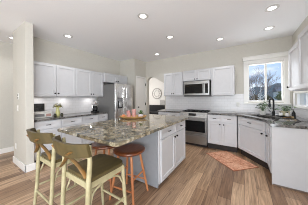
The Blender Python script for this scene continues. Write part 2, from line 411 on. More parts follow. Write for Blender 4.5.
def two_doors(w, z0, z1, kz, mid=None):
    mid = mid or w/2
    return [('door', .008, mid-G/2, z0, z1, mid-.035, kz), ('door', mid+G/2, w-.008, z0, z1, mid+.035, kz)]

# wall cabinets on the left wall (front x = -3.65)
R90 = PI/2
for y0, y1, mid, lab in ((.96, 1.895, .49, 'white two door wall cabinet at the left, next to the stub wall'),
                         (1.898, 2.735, .445, 'white two door wall cabinet between the left one and the refrigerator')):
    cabinet('wall_cabinet', lab, 'wall cabinet', (-3.65, y0, 0), R90, y1-y0, 1.385, 2.125, .32, two_doors(y1-y0, 1.395, 2.115, 1.455, mid), group='left wall cabinets')
cabinet('refrigerator_cabinet', 'short white two door cabinet mounted above the refrigerator', 'wall cabinet', (-3.60, 2.738, 0), R90, 1.0, 1.835, 2.13, .37,
        two_doors(1.0, 1.845, 2.12, 1.90, .5))
# base cabinets along the left wall (front x = -3.42)
for y0, y1, lab in ((.96, 1.448, 'white base cabinet with one drawer, beside the stub wall'),
                    (1.45, 1.933, 'white base cabinet with one drawer, second from the stub wall'),
                    (1.935, 2.383, 'white base cabinet with one drawer, third from the stub wall'),
                    (2.385, 2.70, 'narrow white base cabinet with one drawer beside the refrigerator')):
    w = y1-y0
    cabinet('base_cabinet', lab, 'base cabinet', (-3.42, y0, 0), R90, w, .13, .88, .55,
            [('drawer', .008, w-.008, .715, .868), ('door', .008, w-.008, .145, .70, w-.05, .64)], toe=1, group='left base cabinets')
# back wall: wall cabinets (front y = 4.09)
cabinet('wall_cabinet', 'white two door wall cabinet between the arched opening and the microwave', 'wall cabinet', (-2.25, 4.09, 0), 0, .67, 1.395, 2.14, .325, two_doors(.67, 1.405, 2.13, 1.46))
cabinet('microwave_cabinet', 'short white two door cabinet mounted above the microwave', 'wall cabinet', (-1.575, 4.09, 0), 0, .817, 1.83, 2.15, .325, two_doors(.817, 1.838, 2.14, 1.875))
cabinet('wall_cabinet', 'white single door wall cabinet between the microwave and the window', 'wall cabinet', (-.753, 4.09, 0), 0, .553, 1.385, 2.155, .325, [('door', .035, .52, 1.395, 2.145)])
# right wall: wall cabinets (front x = .65)
cabinet('wall_cabinet', 'white wall cabinet on the right wall, beside the sink window, seen at a sharp angle', 'wall cabinet', (.65, 3.16, 0), -R90, .59, 1.425, 2.11, .298, [('door', .01, .58, 1.435, 2.10, .05, 1.49)], group='right wall cabinets')
cabinet('wall_cabinet', 'white wall cabinet cut off by the right edge of the photo', 'wall cabinet', (.62, 2.555, 0), -R90, .6, 1.425, 2.14, .328, [('door', .01, .59, 1.435, 2.13)], group='right wall cabinets')

m_led = M('white_led_lens', C(255, 252, 245), .5, emit=(1, .97, .93, 1), estr=3)
for y, lab in ((1.19, 'small puck light under the left wall cabinet, nearest the stub wall'), (1.72, 'small puck light under the right door of the left wall cabinet'),
               (2.42, 'small puck light under the wall cabinet beside the refrigerator')):
    r = thing('puck_light', lab, 'light', (-3.82, y, 1.385), 0, 'puck lights under the left wall cabinets')
    mb = MB(); mb.lathe([(0, -.001), (.036, -.001), (.036, -.014), (.030, -.014), (.028, -.010), (0, -.010)], seg=20); mb.build('housing', m_trim, r)
    mb = MB(); mb.lathe([(0, -.0125), (.026, -.0125), (.026, -.0105), (0, -.0105)], seg=20); mb.build('lens', m_led, r)
    l = bpy.data.lights.new('puck', 'AREA'); l.shape = 'DISK'; l.size = .05; l.energy = P_UC; l.color = (1, .98, .96)
    o = bpy.data.objects.new('puck', l); COL.objects.link(o); o.parent = r; o.location = (0, 0, -.016)

# back wall: base cabinets (front y = 3.80), diagonal sink base, right return
TOE = .14
cabinet('base_cabinet', 'white base cabinet between the arched opening and the range', 'base cabinet', (-2.30, 3.80, 0), 0, .735, TOE, .885, .60,
        [('drawer', .008, .365, .715, .87), ('drawer', .369, .727, .715, .87), ('door', .008, .365, TOE+.015, .70), ('door', .369, .727, TOE+.015, .70)], toe=1)
cabinet('base_cabinet', 'white base cabinet with two drawers and two doors right of the range', 'base cabinet', (-.80, 3.80, 0), 0, .665, TOE, .885, .60,
        [('drawer', .008, .34, .715, .87), ('drawer', .344, .657, .715, .87), ('door', .008, .34, TOE+.015, .70, .30, .655), ('door', .344, .657, TOE+.015, .70, .384, .655)], toe=1)
# diagonal from A to B
A, B = Vector((-.115, 3.80, 0)), Vector((.365, 3.16, 0)); dv = B-A; wd = dv.length
cabinet('sink_base_cabinet', 'white diagonal corner base cabinet under the sink', 'base cabinet', A, math.atan2(dv.y, dv.x), wd, TOE, .885, .085,
        [('drawer', .02, wd-.05, .715, .87), ('door', .02, wd-.05, TOE+.015, .70, wd-.10, .655)], toe=1)
r = thing('end_cabinet', 'narrow white base cabinet ending the right counter run with a plain side panel', 'base cabinet', (.365, 3.12, 0), -R90)
mb = MB(); mb.box(0, 0, TOE, .36, .58, .885, .002); mb.build('carcass', m_cab, r)
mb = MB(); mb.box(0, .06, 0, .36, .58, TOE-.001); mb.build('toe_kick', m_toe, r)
mb = MB(); mb.box(.362, -.012, .004, .392, .58, .885, .002); mb.build('end_panel', m_cab, r)
mb = MB(); mb.box(.3925, .0, .0, .40, .58, .022, .002); mb.build('shoe_molding', M('brown_shoe_molding', C(120, 104, 92), .5), r)
mb = MB(); mb.shaker(.01, .35, TOE+.015, .70, -.001); dr = mb.build('door', m_cab, r)
mb = MB(); knob(mb, .06, .66, -.021); mb.build('knob', m_pull, dr)
mb = MB(); mb.shaker(.01, .35, .715, .87, -.001, rail=.035); dr = mb.build('drawer', m_cab, r)

# countertops
def counter(name, label, poly, z0, z1, mat, edge=None):
    mb = MB((poly[0][0], poly[0][1], z0)); mb.prism(poly, z0, z1)
    es = [e for e in mb.bm.edges]; bmesh.ops.bevel(mb.bm, geom=es, offset=.005, segments=2, affect='EDGES')
    return tag(mb.build(name, mat), label, 'countertop')
counter('countertop', 'grey granite countertop along the left wall below the wall cabinets', [(-3.97, .957), (-3.39, .957), (-3.39, 2.70), (-3.97, 2.70)], .882, .922, m_granite2)
counter('countertop', 'short grey granite countertop between the arched opening and the range', [(-2.33, 3.77), (-1.56, 3.77), (-1.56, 4.408), (-2.33, 4.408)], .888, .93, m_granite2)
cornr = [(-.802, 3.77), (-.20, 3.77), (-.13, 3.755), (-.06, 3.70), (.24, 3.27), (.315, 3.15), (.335, 3.05), (.335, 2.69), (.938, 2.69), (.938, 4.408), (-.802, 4.408)]
ctop = counter('countertop', 'grey granite corner countertop curving from the range past the sink', cornr, .888, .93, m_granite2)
# cut the sink bowl through the corner countertop
fa = math.atan2(dv.y, dv.x); fx = Vector((math.cos(fa), math.sin(fa), 0)); fy = Vector((-math.sin(fa), math.cos(fa), 0))
sc = A + dv*.50 + fy*.30
def loc2(a, b): p = sc + fx*a + fy*b; return (p.x, p.y)
cut = MB(); cut.prism([loc2(-.36, -.19), loc2(.30, -.19), loc2(.30, .17), loc2(-.36, .17)], .80, 1.0)
co = cut.build('cutter', m_black); mod = ctop.modifiers.new('cut', 'BOOLEAN'); mod.object = co; mod.solver = 'EXACT'
dg = bpy.context.evaluated_depsgraph_get(); me2 = bpy.data.meshes.new_from_object(ctop.evaluated_get(dg)); ctop.modifiers.clear(); ctop.data = me2
bpy.data.objects.remove(co)
m_sink = M('dark_composite_sink', C(45, 43, 43), .35)
r = thing('kitchen_sink', 'dark undermount sink set into the corner countertop', 'sink', (sc.x, sc.y, .886))
mb = MB((sc.x, sc.y, .886))
for a0, a1, b0, b1 in ((-.375, .315, -.205, -.192), (-.375, .315, .172, .185), (-.375, -.362, -.192, .172), (.302, .315, -.192, .172)):
    mb.prism([loc2(a0, b0), loc2(a1, b0), loc2(a1, b1), loc2(a0, b1)], .886-.0, .66)
mb.prism([loc2(-.375, -.205), loc2(.315, -.205), loc2(.315, .185), loc2(-.375, .185)], .648, .66)
mb.build('bowl', m_sink, r)
mb = MB((sc.x, sc.y, .886)); p = loc2(-.03, 0); mb.lathe([(0, .004), (.04, .004), (.045, .0)], (p[0], p[1], .6605)); mb.build('drain', m_steel, r)

# ================================================================== island
r = thing('kitchen_island', 'white island cabinet with two doors and two drawers and a grey end panel', 'kitchen island', (-1.04, 1.72, 0), R90)
IW = 1.06
mb = MB(); mb.box(0, 0, .07, IW, .95, .892, .002); mb.build('carcass', m_cab, r)
mb = MB(); mb.box(.02, .05, 0, IW-.02, .93, .069); mb.build('toe_kick', m_grey, r)
mb = MB(); mb.box(-.02, .012, .02, -.001, .95, .892, .002); o = mb.build('end_panel', m_grey, r); o['label'] = 'grey end panel under the overhang'
ms_ = .535
for a, b, kx in ((.04, ms_-.006, ms_-.045), (ms_+.006, IW-.03, ms_+.045)):
    mb = MB(); mb.shaker(a, b, .72, .868, -.001, rail=.03, rec=.005); dr = mb.build('drawer', m_cab, r)
    mb = MB(); pull(mb, (a+b)/2, .80, -.021, .06); mb.build('pull', m_pull, dr)
    mb = MB(); mb.shaker(a, b, .085, .705, -.001); dr = mb.build('door', m_cab, r)
    mb = MB(); knob(mb, kx, .655, -.021); mb.build('knob', m_pull, dr)
it = [(-2.12, .87), (-2.09, .84), (-.98, .84), (-.95, .87), (-.95, 2.80), (-.98, 2.83), (-2.09, 2.83), (-2.12, 2.80)]
counter('island_countertop', 'polished brown and cream granite slab on top of the island', it, .894, .93, m_granite)

# ================================================================== refrigerator
FX, FY0, FY1, FZ = -3.085, 2.715, 3.47, 1.765
fw_ = FY1-FY0
r = thing('refrigerator', 'stainless steel french door refrigerator with water dispenser', 'refrigerator', (FX-.06, FY0, 0), R90)
mb = MB(); mb.box(.0, 0, .03, fw_, .76, FZ-.015, .006); o = mb.build('body', m_steel_side, r)
mb = MB(); mb.box(.02, .02, 0, fw_-.02, .7, .029); mb.build('base_grille', m_plastic_black, r)
hm = fw_*.49
def fdoor(a, b, c, e, name):
    mb = MB(); mb.box(a, -.062, c, b, -.004, e, .012, seg=3); return mb.build(name, m_steel, r)
ld = fdoor(.004, hm-.003, .72, FZ, 'left_door'); rd = fdoor(hm+.003, fw_-.004, .72, FZ, 'right_door'); fd = fdoor(.004, fw_-.004, .05, .712, 'freezer_drawer')
for d_, x in ((ld, hm-.035), (rd, hm+.035)):
    mb = MB(); mb.tube([(x, -.06, .80), (x, -.105, .82), (x, -.11, .90), (x, -.11, 1.58), (x, -.105, 1.66), (x, -.06, 1.68)], .011, 8); mb.build('handle', m_steel, d_)
mb = MB(); mb.tube([(.06, -.06, .655), (.07, -.11, .655), (fw_-.07, -.11, .655), (fw_-.06, -.06, .655)], .011, 8); mb.build('handle', m_steel, fd)
mb = MB(); mb.box(.09, -.066, 1.03, .275, -.063, 1.34, .001); dp = mb.build('dispenser', m_plastic_black, ld)
mb = MB(); mb.box(.135, -.078, 1.07, .23, -.067, 1.24, .004); mb.build('paddle', m_steel, dp)
mb = MB(); mb.box(.10, -.07, 1.25, .265, -.067, 1.33, .001); mb.build('control_panel', M('dispenser_panel', C(150, 150, 152), .3, .5), dp)

# ================================================================== range
RX0, RX1, RY = -1.553, -.808, 3.78; rw_ = RX1-RX0
r = thing('range', 'stainless steel range with black oven window below the microwave', 'range', (RX0, RY, 0))
mb = MB(); mb.box(.002, .02, .06, rw_-.002, .62, .905, .003); mb.build('body', m_steel_side, r)
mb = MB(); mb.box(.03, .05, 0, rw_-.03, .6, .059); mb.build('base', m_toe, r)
mb = MB(); mb.box(.006, -.02, .345, rw_-.006, .018, .775, .006); od = mb.build('oven_door', m_steel_shade, r)
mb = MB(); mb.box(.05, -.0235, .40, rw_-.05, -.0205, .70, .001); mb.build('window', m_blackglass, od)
mb = MB(); mb.tube([(.05, -.02, .74), (.055, -.06, .745), (rw_-.055, -.06, .745), (rw_-.05, -.02, .74)], .011, 8); mb.build('handle', m_steel_shade, od)
mb = MB(); mb.box(.006, -.02, .075, rw_-.006, .018, .337, .006); dw = mb.build('drawer', m_steel_shade, r)
mb = MB(); mb.tube([(.05, -.02, .29), (.055, -.05, .292), (rw_-.055, -.05, .292), (rw_-.05, -.02, .29)], .010, 8); mb.build('handle', m_steel_shade, dw)
mb = MB(); mb.prism([(-.02, .785), (.03, .785), (.06, .925), (.02, .925)], .004, rw_-.004, 'yz'); cp = mb.build('control_panel', m_steel_shade, r)
def on_panel(t): return Vector((0, -.02+.04*t, .785+.14*t))
pn = Vector((0, -.96, .275))
for x in (.07, .13, .19, rw_-.25, rw_-.19, rw_-.13, rw_-.07):
    c = on_panel(.5)+Vector((x, 0, 0)); mb = MB(); mb.tube([c+pn*.001, c+pn*.012, c+pn*.014, c+pn*.034], [.026, .026, .020, .017], 14); mb.build('knob', m_steel_shade, r)
c0 = on_panel(.3); c1 = on_panel(.78)
mb = MB(); vs = [c0+pn*.002, c1+pn*.002]
q = [mb.bm.verts.new((x, p.y, p.z)) for x, p in ((.25, vs[0]), (.455, vs[0]), (.455, vs[1]), (.25, vs[1]))]
q2 = [mb.bm.verts.new((v.co.x, v.co.y+.003, v.co.z)) for v in q]
mb.bm.faces.new(q); mb.bm.faces.new(q2[::-1])
for i in range(4): mb.bm.faces.new((q[i], q[(i+1) % 4], q2[(i+1) % 4], q2[i]))
mb.build('display', m_blackglass, cp)
mb = MB(); mb.box(.004, .062, .906, rw_-.004, .615, .926, .003); ck = mb.build('cooktop', m_blackglass, r)
for x0, x1 in ((.03, .255), (.26, .485), (.49, rw_-.03)):
    mb = MB()
    for y in (.12, .28, .42, .58): mb.box(x0, y-.006, .929, x1, y+.006, .952)
    for x in (x0+.01, (x0+x1)/2, x1-.01): mb.box(x-.006, .10, .936, x+.006, .59, .952)
    mb.build('grate', m_black, r)

# ================================================================== microwave
MX0, MX1, MY = -1.515, -.785, 4.03; mw = MX1-MX0
r = thing('microwave', 'stainless over the range microwave with black door glass', 'microwave', (MX0, MY, 1.365))
mb = MB(); mb.box(0, .012, 0, mw, .375, .445, .003); mb.build('body', m_steel_side, r)
mb = MB(); mb.box(.002, -.02, .035, mw*.80, .010, .443, .005); md = mb.build('door', m_steel_shade, r)
mb = MB(); mb.box(.02, -.023, .085, mw*.75, -.0205, .36, .001); mb.build('window', m_blackglass, md)
x = mw*.785; mb = MB(); mb.tube([(x, -.02, .09), (x, -.055, .10), (x, -.055, .35), (x, -.02, .36)], .010, 8); mb.build('handle', m_steel_shade, md)
mb = MB(); mb.box(mw*.806, -.02, .035, mw-.002, .010, .443, .005); mp_ = mb.build('control_panel', m_steel_shade, r)
mb = MB(); mb.box(mw*.84, -.023, .085, mw*.95, -.0205, .36, .001); mb.build('keypad', m_blackglass, mp_)
mb = MB(); mb.box(.002, -.02, .002, mw-.002, .010, .031, .003); mb.build('vent_strip', M('dark_vent', C(74, 73, 73), .4, .6), r)

# ================================================================== bar stools
m_cream = mottled('distressed_sage_paint', C(190, 180, 144), C(162, 152, 116), 9, .5)
m_olive = mottled('worn_olive_wood', C(74, 65, 39), C(96, 81, 48), 5, .45, sc=(3, 1, 1))
m_brace = mottled('brown_brace_wood', C(138, 98, 46), C(100, 78, 42), 12, .45)
def arc_rail(z0, z1, hw, y0, sag, t, n=14, lean=.03):
    """curved back rail, concave toward +y, ends at y0, middle at y0-sag"""
    mb = MB(); rows = []
    for i in range(n+1):
        u = -1+2*i/n; x = u*hw; y = y0-sag*(1-abs(u)**3); k = .012*(1-u*u)
        ring = []
        for (dy, z) in ((-t/2, z0+.35*k), (t/2, z0+.35*k), (t/2-lean, z1+k), (-t/2-lean, z1+k)):
            ring.append(mb.bm.verts.new((x*(1 if z < z1 else 1.03), y+dy, z)))
        rows.append(ring)
    for a, b in zip(rows, rows[1:]):
        for i in range(4): mb.bm.faces.new((a[i], a[(i+1) % 4], b[(i+1) % 4], b[i]))
    mb.bm.faces.new(rows[0][::-1]); mb.bm.faces.new(rows[-1])
    es = [e for e in mb.bm.edges if len(e.link_faces) == 2 and e.calc_face_angle(0) > .8]
    bmesh.ops.bevel(mb.bm, geom=es, offset=.006, segments=2, affect='EDGES')
    return mb
def make_bar_stool(label, loc, rz):
    r = thing('bar_stool', label, 'bar stool', loc, rz, 'cross back bar stools at the island')
    SZ = .63
    poly = []
    for i in range(9):
        a = PI*i/8; poly.append((.205*math.cos(a)**1 if abs(math.cos(a)) > .99 else .205*math.copysign(abs(math.cos(a))**.45, math.cos(a)), .12+.085*math.sin(a)**.8))
    poly += [(-.20, -.20), (-.17, -.215), (.17, -.215), (.20, -.20)]
    mb = MB(); mb.prism(poly, SZ-.012, SZ+.022)
    bmesh.ops.bevel(mb.bm, geom=[e for e in mb.bm.edges if e.calc_face_angle(0) > .9], offset=.008, segments=2, affect='EDGES')
    mb.build('seat', m_olive, r)
    for s in (-1, 1):
        mb = MB(); mb.tube([(s*.215, -.275, 0), (s*.21, -.245, .3), (s*.207, -.23, SZ), (s*.216, -.222, .80), (s*.220, -.228, .945)], [.017, .020, .021, .019, .016], 10); mb.build('leg', m_cream, r)
        mb = MB(); mb.tube([(s*.205, .215, 0), (s*.195, .19, .3), (s*.185, .172, SZ-.013)], [.016, .019, .021], 10); mb.build('leg', m_cream, r)
    mb = arc_rail(.856, .972, .242, -.232, .105, .026, 20); o = mb.build('back_rail', m_olive, r)
    for s in (-1, 1):
        pts = []
        for i in range(9):
            t = i/8; x = s*(-.200+.365*t); z = SZ+.05+.235*t+.02*math.sin(PI*t); yb = -.232-.105*(1-abs(x/.242)**3)-.030-.012*t; y = -.252+(yb+.252)*t**1.8-.008*s
            pts.append((x, y, z))
        mb = MB(); mb.tube(pts, .019, 8, ry=.008); mb.build('cross_brace', m_brace, r)
    mb = MB()
    for s in (-1, 1): mb.box(s*.190-.010, -.215, SZ-.065, s*.190+.010, .16, SZ-.013)
    mb.box(-.18, -.225, SZ-.065, .18, -.205, SZ-.013); mb.box(-.17, .165, SZ-.065, .17, .185, SZ-.013); mb.build('apron', m_cream, r)
    for s in (-1, 1):
        pts = [(s*.205, -.215, .43)]
        for i in range(9): a = PI*i/8; pts.append((s*.196, -.03-.165*math.cos(a), .48+.085*math.sin(a)))
        pts.append((s*.196, .165, .43)); mb = MB(); mb.tube(pts, .0085, 7); mb.build('bentwood_brace', m_cream, r)
        mb = MB(); mb.tube([(s*.210, -.24, .26), (s*.197, .195, .26)], .012, 8); mb.build('stretcher', m_cream, r)
    mb = MB(); mb.tube([(-.2, .198, .20), (.2, .198, .20)], .013, 8); mb.build('stretcher', m_cream, r)
    mb = MB(); mb.tube([(-.21, -.255, .20), (.21, -.255, .20)], .012, 8); mb.build('stretcher', m_cream, r)
    return r
b1 = make_bar_stool('cream cross back bar stool with a brown seat, nearest the camera', (-1.29, .89, 0), 0)
b2 = copy_tree(b1); b2.location = (-1.955, .89, 0); b2['label'] = 'cream cross back bar stool with an olive back rail, farther left near the stub wall'

m_cherry = mottled('reddish_seat_wood', C(142, 80, 44), C(112, 60, 32), 6, .28, sc=(4, 1, 1))
m_legs = mottled('copper_toned_leg_wood', C(204, 136, 90), C(172, 106, 66), 8, .4, sc=(1, 1, .3))
def make_round_stool(label, loc, rz):
    r = thing('round_stool', label, 'stool', loc, rz, 'round backless stools under the island overhang')
    mb = MB(); mb.lathe([(0, .598), (.17, .598), (.205, .606), (.218, .622), (.214, .638), (.195, .645), (.12, .640), (0, .634)], seg=32); mb.build('seat', m_cherry, r)
    f, t = .165, .10
    for sx in (-1, 1):
        for sy in (-1, 1):
            mb = MB(); mb.tube([(sx*f*1.12, sy*f*1.12, 0), (sx*(f+t)/2*1.06, sy*(f+t)/2*1.06, .3), (sx*t, sy*t, .597)], [.014, .018, .016], 10); mb.build('leg', m_legs, r)
    def at(z): k = z/.6; return f*1.12*(1-k)+t*k
    for z, ax in ((.17, 'x'), (.30, 'y')):
        for s in (-1, 1):
            w = at(z); a, b = ((-w, s*w, z), (w, s*w, z)) if ax == 'x' else ((s*w, -w, z), (s*w, w, z))
            mb = MB(); mb.tube([a, b], .011, 8); mb.build('stretcher', m_legs, r)
    return r
s1 = make_round_stool('round reddish wood backless stool under the near right corner of the island top', (-1.33, 1.41, 0), math.radians(8))
s2 = copy_tree(s1); s2.location = (-1.80, 1.40, 0); s2['label'] = 'round reddish wood backless stool under the island top behind the nearest bar stool'; s2.rotation_euler.z = math.radians(20)

# ================================================================== things on the island
ZI = .931
TX, TY = -1.86, 2.09
m_tray = mottled('pale_wood_tray', C(206, 164, 108), C(178, 132, 80), 7, .45, sc=(1, 5, 1))
ta = math.radians(33)
mb = MB((TX, TY, ZI)); mb.lathe([(0, 0), (.20, 0), (.25, .016), (.28, .045), (.275, .048), (.24, .022), (.19, .010), (0, .009)], (TX, TY, ZI), 36, 1, .55)
tr_ = tag(mb.build('tray', m_tray), 'oval pale wooden tray on the island countertop', 'tray'); tr_.rotation_euler.z = ta
def on_tray(a, b): return (TX+a*math.cos(ta)-b*math.sin(ta), TY+a*math.sin(ta)+b*math.cos(ta), ZI+.0105)
m_pink = M('pink_glass', C(244, 192, 184), .12); m_pink.node_tree.nodes['Principled BSDF'].inputs['Transmission Weight'].default_value = .45
for (a, b, h, rr, lab) in ((-.10, .04, .135, .040, 'pink glass tumbler on the tray, leftmost of the tall pink ones'),
                           (.025, -.045, .17, .042, 'tallest pink glass tumbler in the middle of the tray'),
                           (-.072, -.048, .095, .040, 'short pink glass bowl at the front of the tray')):
    p = on_tray(a, b); mb = MB(p)
    mb.lathe([(0, 0), (rr*.75, 0), (rr*.95, .02), (rr*.9, h*.55), (rr*1.1, h), (rr*1.04, h), (rr*.83, h*.55), (rr*.85, .026), (0, .012)], p, 20)
    tag(mb.build('pink_glass', m_pink), lab, 'glass', 'pink glassware on the tray')
p = on_tray(-.19, .0); mb = MB(p); mb.ball((p[0], p[1], p[2]+.034), .034); tag(mb.build('peach', mottled('peach_skin', C(226, 150, 92), C(206, 112, 74), 9, .5)), 'orange round fruit at the left end of the tray', 'fruit')
p = on_tray(.150, .0)
r = thing('potted_plant', 'small green plant in a pale pot on the right end of the tray', 'plant', p)
r.scale = (1.05, 1.05, 1.05)
mb = MB(); mb.lathe([(0, 0), (.035, 0), (.05, .03), (.048, .065), (.042, .065), (.04, .05), (0, .05)]); mb.build('pot', M('pale_lilac_pot', C(222, 214, 222), .3), r)
m_leaf = mottled('green_leaves', C(66, 104, 42), C(104, 140, 64), 10, .5)
mb = MB()
for i in range(60):
    a = random.uniform(0, 2*PI); e = random.uniform(.2, 1.4); d_ = Vector((math.cos(a)*math.cos(e), math.sin(a)*math.cos(e), math.sin(e)))
    mb.leaf(Vector((0, 0, .055))+d_*random.uniform(.01, .065), d_, (0, 0, 1), random.uniform(.03, .05), .028, .3)
mb.build('foliage', m_leaf, r)

# ================================================================== things on the left counter
ZL = .9235
mb = MB((XL+.03, 1.25, 1.05)); mb.box(XL+.012, 1.12, 1.05, XL+.034, 1.325, 1.225, .004)
fr = tag(mb.build('picture_frame', m_plastic_black), 'black framed panel on the tile above the white box on the left counter', 'picture frame')
mb = MB((XL+.03, 1.25, 1.05)); mb.box(XL+.0345, 1.135, 1.065, XL+.037, 1.31, 1.21); mb.build('screen', mottled('dark_screen', C(34, 34, 36), C(62, 60, 60), 25, .15), fr)
r = thing('bread_box', 'long low white box on the left counter below the black frame', 'box', (-3.72, 1.19, ZL))
mb = MB(); mb.box(-.11, -.17, 0, .11, .17, .11, .015, seg=3); mb.build('body', m_white_gloss, r)
mb = MB(); mb.box(-.115, -.175, .111, .115, .175, .125, .006); mb.build('lid', m_white_gloss, r)
mb = MB(); mb.box(.1102, -.15, .03, .113, .02, .09, .001); mb.build('grey_panel', M('grey_panel', C(150, 148, 148), .4, .3), r)
mb = MB(); mb.box(.1102, .05, .025, .113, .14, .085, .001); o = mb.build('label_card', M('pinkish_card', C(190, 150, 140), .6), r)
r = thing('flower_vase', 'yellow green vase of drooping olive leaves on the left counter', 'vase', (-3.64, 1.475, ZL))
mb = MB(); mb.lathe([(0, 0), (.038, 0), (.048, .03), (.045, .09), (.030, .16), (.026, .20), (.034, .215), (.028, .215), (.02, .19), (0, .15)]); mb.build('vase', M('pale_yellow_glaze', C(206, 202, 140), .25), r)
mb = MB()
for i in range(70):
    a = random.uniform(0, 2*PI); e = random.uniform(-.1, .9); d_ = Vector((math.cos(a)*math.cos(e), math.sin(a)*math.cos(e), math.sin(e)))
    mb.leaf(Vector((0, 0, .235))+Vector((d_.x*.05, d_.y*.05, abs(d_.z)*.06)), d_, (0, 0, 1), random.uniform(.04, .068), .032, .7)
for i in range(8):
    a = i*PI/4; mb.tube([(0, 0, .17), (.02*math.cos(a), .02*math.sin(a), .22), (.07*math.cos(a), .07*math.sin(a), .26)], .003, 5)
mb.build('foliage', mottled('olive_leaves', C(98, 98, 44), C(150, 142, 74), 12, .5), r)
for y, lab in ((1.405, 'small dark jar left of the yellow green vase'), (1.545, 'small dark jar right of the yellow green vase')):
    p = (-3.60, y, ZL); r = thing('jar', lab, 'jar', p, 0, 'small jars beside the vase')
    mb = MB(); mb.lathe([(0, 0), (.026, 0), (.03, .01), (.028, .05), (.02, .058), (0, .058)], seg=16); mb.build('body', M('dark_olive_glass', C(60, 58, 40), .15), r)
    mb = MB(); mb.lathe([(0, .0585), (.021, .0585), (.021, .072), (0, .074)], seg=16); mb.build('lid', m_black, r)
r = thing('coffee_maker', 'silver and black coffee maker on the left counter beside the refrigerator', 'coffee maker', (-3.72, 2.49, ZL))
r.scale = (.9, .72, 1)
mb = MB(); mb.box(-.11, -.10, 0, .11, .10, .03, .006); mb.build('base', m_plastic_black, r)
mb = MB(); mb.box(-.11, -.10, .031, -.02, .10, .24, .006); mb.build('water_tank', m_steel, r)
mb = MB(); mb.box(-.11, -.10, .241, .11, .10, .335, .012, seg=2); mb.build('brew_head', m_steel, r)
mb = MB(); mb.lathe([(0, .031), (.055, .031), (.066, .06), (.066, .12), (.045, .17), (.05, .18), (0, .18)], (.045, 0, 0)); cf = mb.build('carafe', m_blackglass, r)
mb = MB(); mb.tube([(.10, .0, .16), (.15, 0, .15), (.15, 0, .08), (.105, 0, .07)], .008, 7); mb.build('handle', m_plastic_black, cf)

# switches and outlets
m_plate = M('white_switch_plate', C(242, 240, 236), .4)
def plate(name, label, loc, rz, dark=None, w=.075, h=.118):
    r = thing(name, label, 'wall plate', loc, rz)
    mb = MB(); mb.box(-w/2, -.007, -h/2, w/2, -.001, h/2, .002); mb.build('plate', m_plate, r)
    for z in (-.026, .026):
        mb = MB(); mb.box(-.017, -.012, z-.016, .017, -.0075, z+.016, .002); mb.build('rocker' if name == 'light_switch' else 'socket', dark or m_plate, r)
plate('light_switch', 'dark two button switch on the stub wall', (-3.735, .83, 1.385), 0, m_black)
plate('outlet', 'white outlet on the stub wall below the dark switch', (-3.78, .83, 1.15), 0)
plate('outlet', 'white outlet low on the stub wall near the baseboard', (-3.93, .83, .37), 0)
plate('outlet', 'white outlet on the back tile left of the window', (-.13, YB-.0095, 1.135), 0)

# ================================================================== sink corner
ZK = .931
FB = Vector((.535, 3.86, ZK))
def toward(p): return (Vector((sc.x, sc.y, ZK))-Vector(p)).normalized()
r = thing('faucet', 'tall black gooseneck faucet at the corner sink', 'faucet', FB)
dsk = toward(FB); dsk.z = 0; dsk.normalize()
mb = MB(); mb.lathe([(0, 0), (.033, 0), (.033, .008), (.024, .02), (.024, .09), (.017, .10), (0, .10)], seg=16); mb.build('base', m_black, r)
pts = [Vector((0, 0, .10)), Vector((0, 0, .31))]
for i in range(1, 9): a = PI*i/8*.95; pts.append(Vector((0, 0, .31))+dsk*(.06*(1-math.cos(a)))+Vector((0, 0, .055*math.sin(a))))
pts.append(pts[-1]-Vector((0, 0, .05)))
mb = MB(); mb.tube(pts, .016, 10); mb.build('spout', m_black, r)
mb = MB(); e_ = pts[-1]; mb.tube([e_-Vector((0, 0, .002)), e_-Vector((0, 0, .08))], [.019, .021], 10); mb.build('spray_head', m_black, r)
mb = MB(); sd = Vector((dsk.y, -dsk.x, 0)); mb.tube([sd*.02+Vector((0, 0, .065)), sd*.07+Vector((0, 0, .085)), sd*.10+Vector((0, 0, .12))], .008, 8); mb.build('lever', m_black, r)
def bushy(name, label, loc, pot, potmat, n, spread, h, L, w, leafmat, stems=True, zb=.1):
    r = thing(name, label, 'plant', loc)
    mb = MB(); mb.lathe(pot); mb.build('pot', potmat, r)
    mb = MB(); ms2 = MB()
    for i in range(n):
        a = random.uniform(0, 2*PI); q = Vector((math.cos(a)*spread*random.uniform(.2, 1), math.sin(a)*spread*random.uniform(.2, 1), zb+h*random.uniform(.15, 1)))
        if stems: ms2.tube([(0, 0, zb-.03), (q.x*.5, q.y*.5, (zb+q.z)/2), tuple(q)], .003, 5)
        for j in range(3):
            b_ = random.uniform(0, 2*PI); mb.leaf(q, (math.cos(b_), math.sin(b_), random.uniform(-.2, .7)), (0, 0, 1), L*random.uniform(.7, 1.2), w, .4)
    mb.build('foliage', leafmat, r)
    if stems: ms2.build('stem', leafmat, r)
    else: ms2.bm.free()
    return r
m_leaf2 = mottled('sage_green_leaves', C(92, 116, 84), C(140, 158, 122), 12, .5)
bushy('potted_plant', 'leafy green plant in a white pot left of the faucet', (.36, 3.98, ZK), [(0, 0), (.05, 0), (.065, .09), (.058, .09), (.05, .07), (0, .07)], m_white_gloss, 24, .15, .24, .075, .04, m_leaf2)
r = bushy('herb_planter', 'cream planter of small green leaves right of the faucet', (.73, 3.95, ZK), [(0, 0), (.07, 0), (.085, .10), (.078, .10), (.07, .08), (0, .08)], M('cream_pot', C(222, 212, 180), .4), 30, .15, .12, .055, .035, m_leaf2, True, .1)
r = thing('soap_caddy', 'black tray holding white bottles behind the sink', 'tray', (.68, 3.74, ZK), math.radians(-38))
mb = MB(); mb.box(-.12, -.045, 0, .12, .045, .008, .003)
for a0, b0, a1, b1 in ((-.12, -.045, .12, -.039), (-.12, .039, .12, .045), (-.12, -.039, -.114, .039), (.114, -.039, .12, .039)): mb.box(a0, b0, .0081, a1, b1, .022)
mb.build('tray', m_black, r)
ra = math.radians(-38)
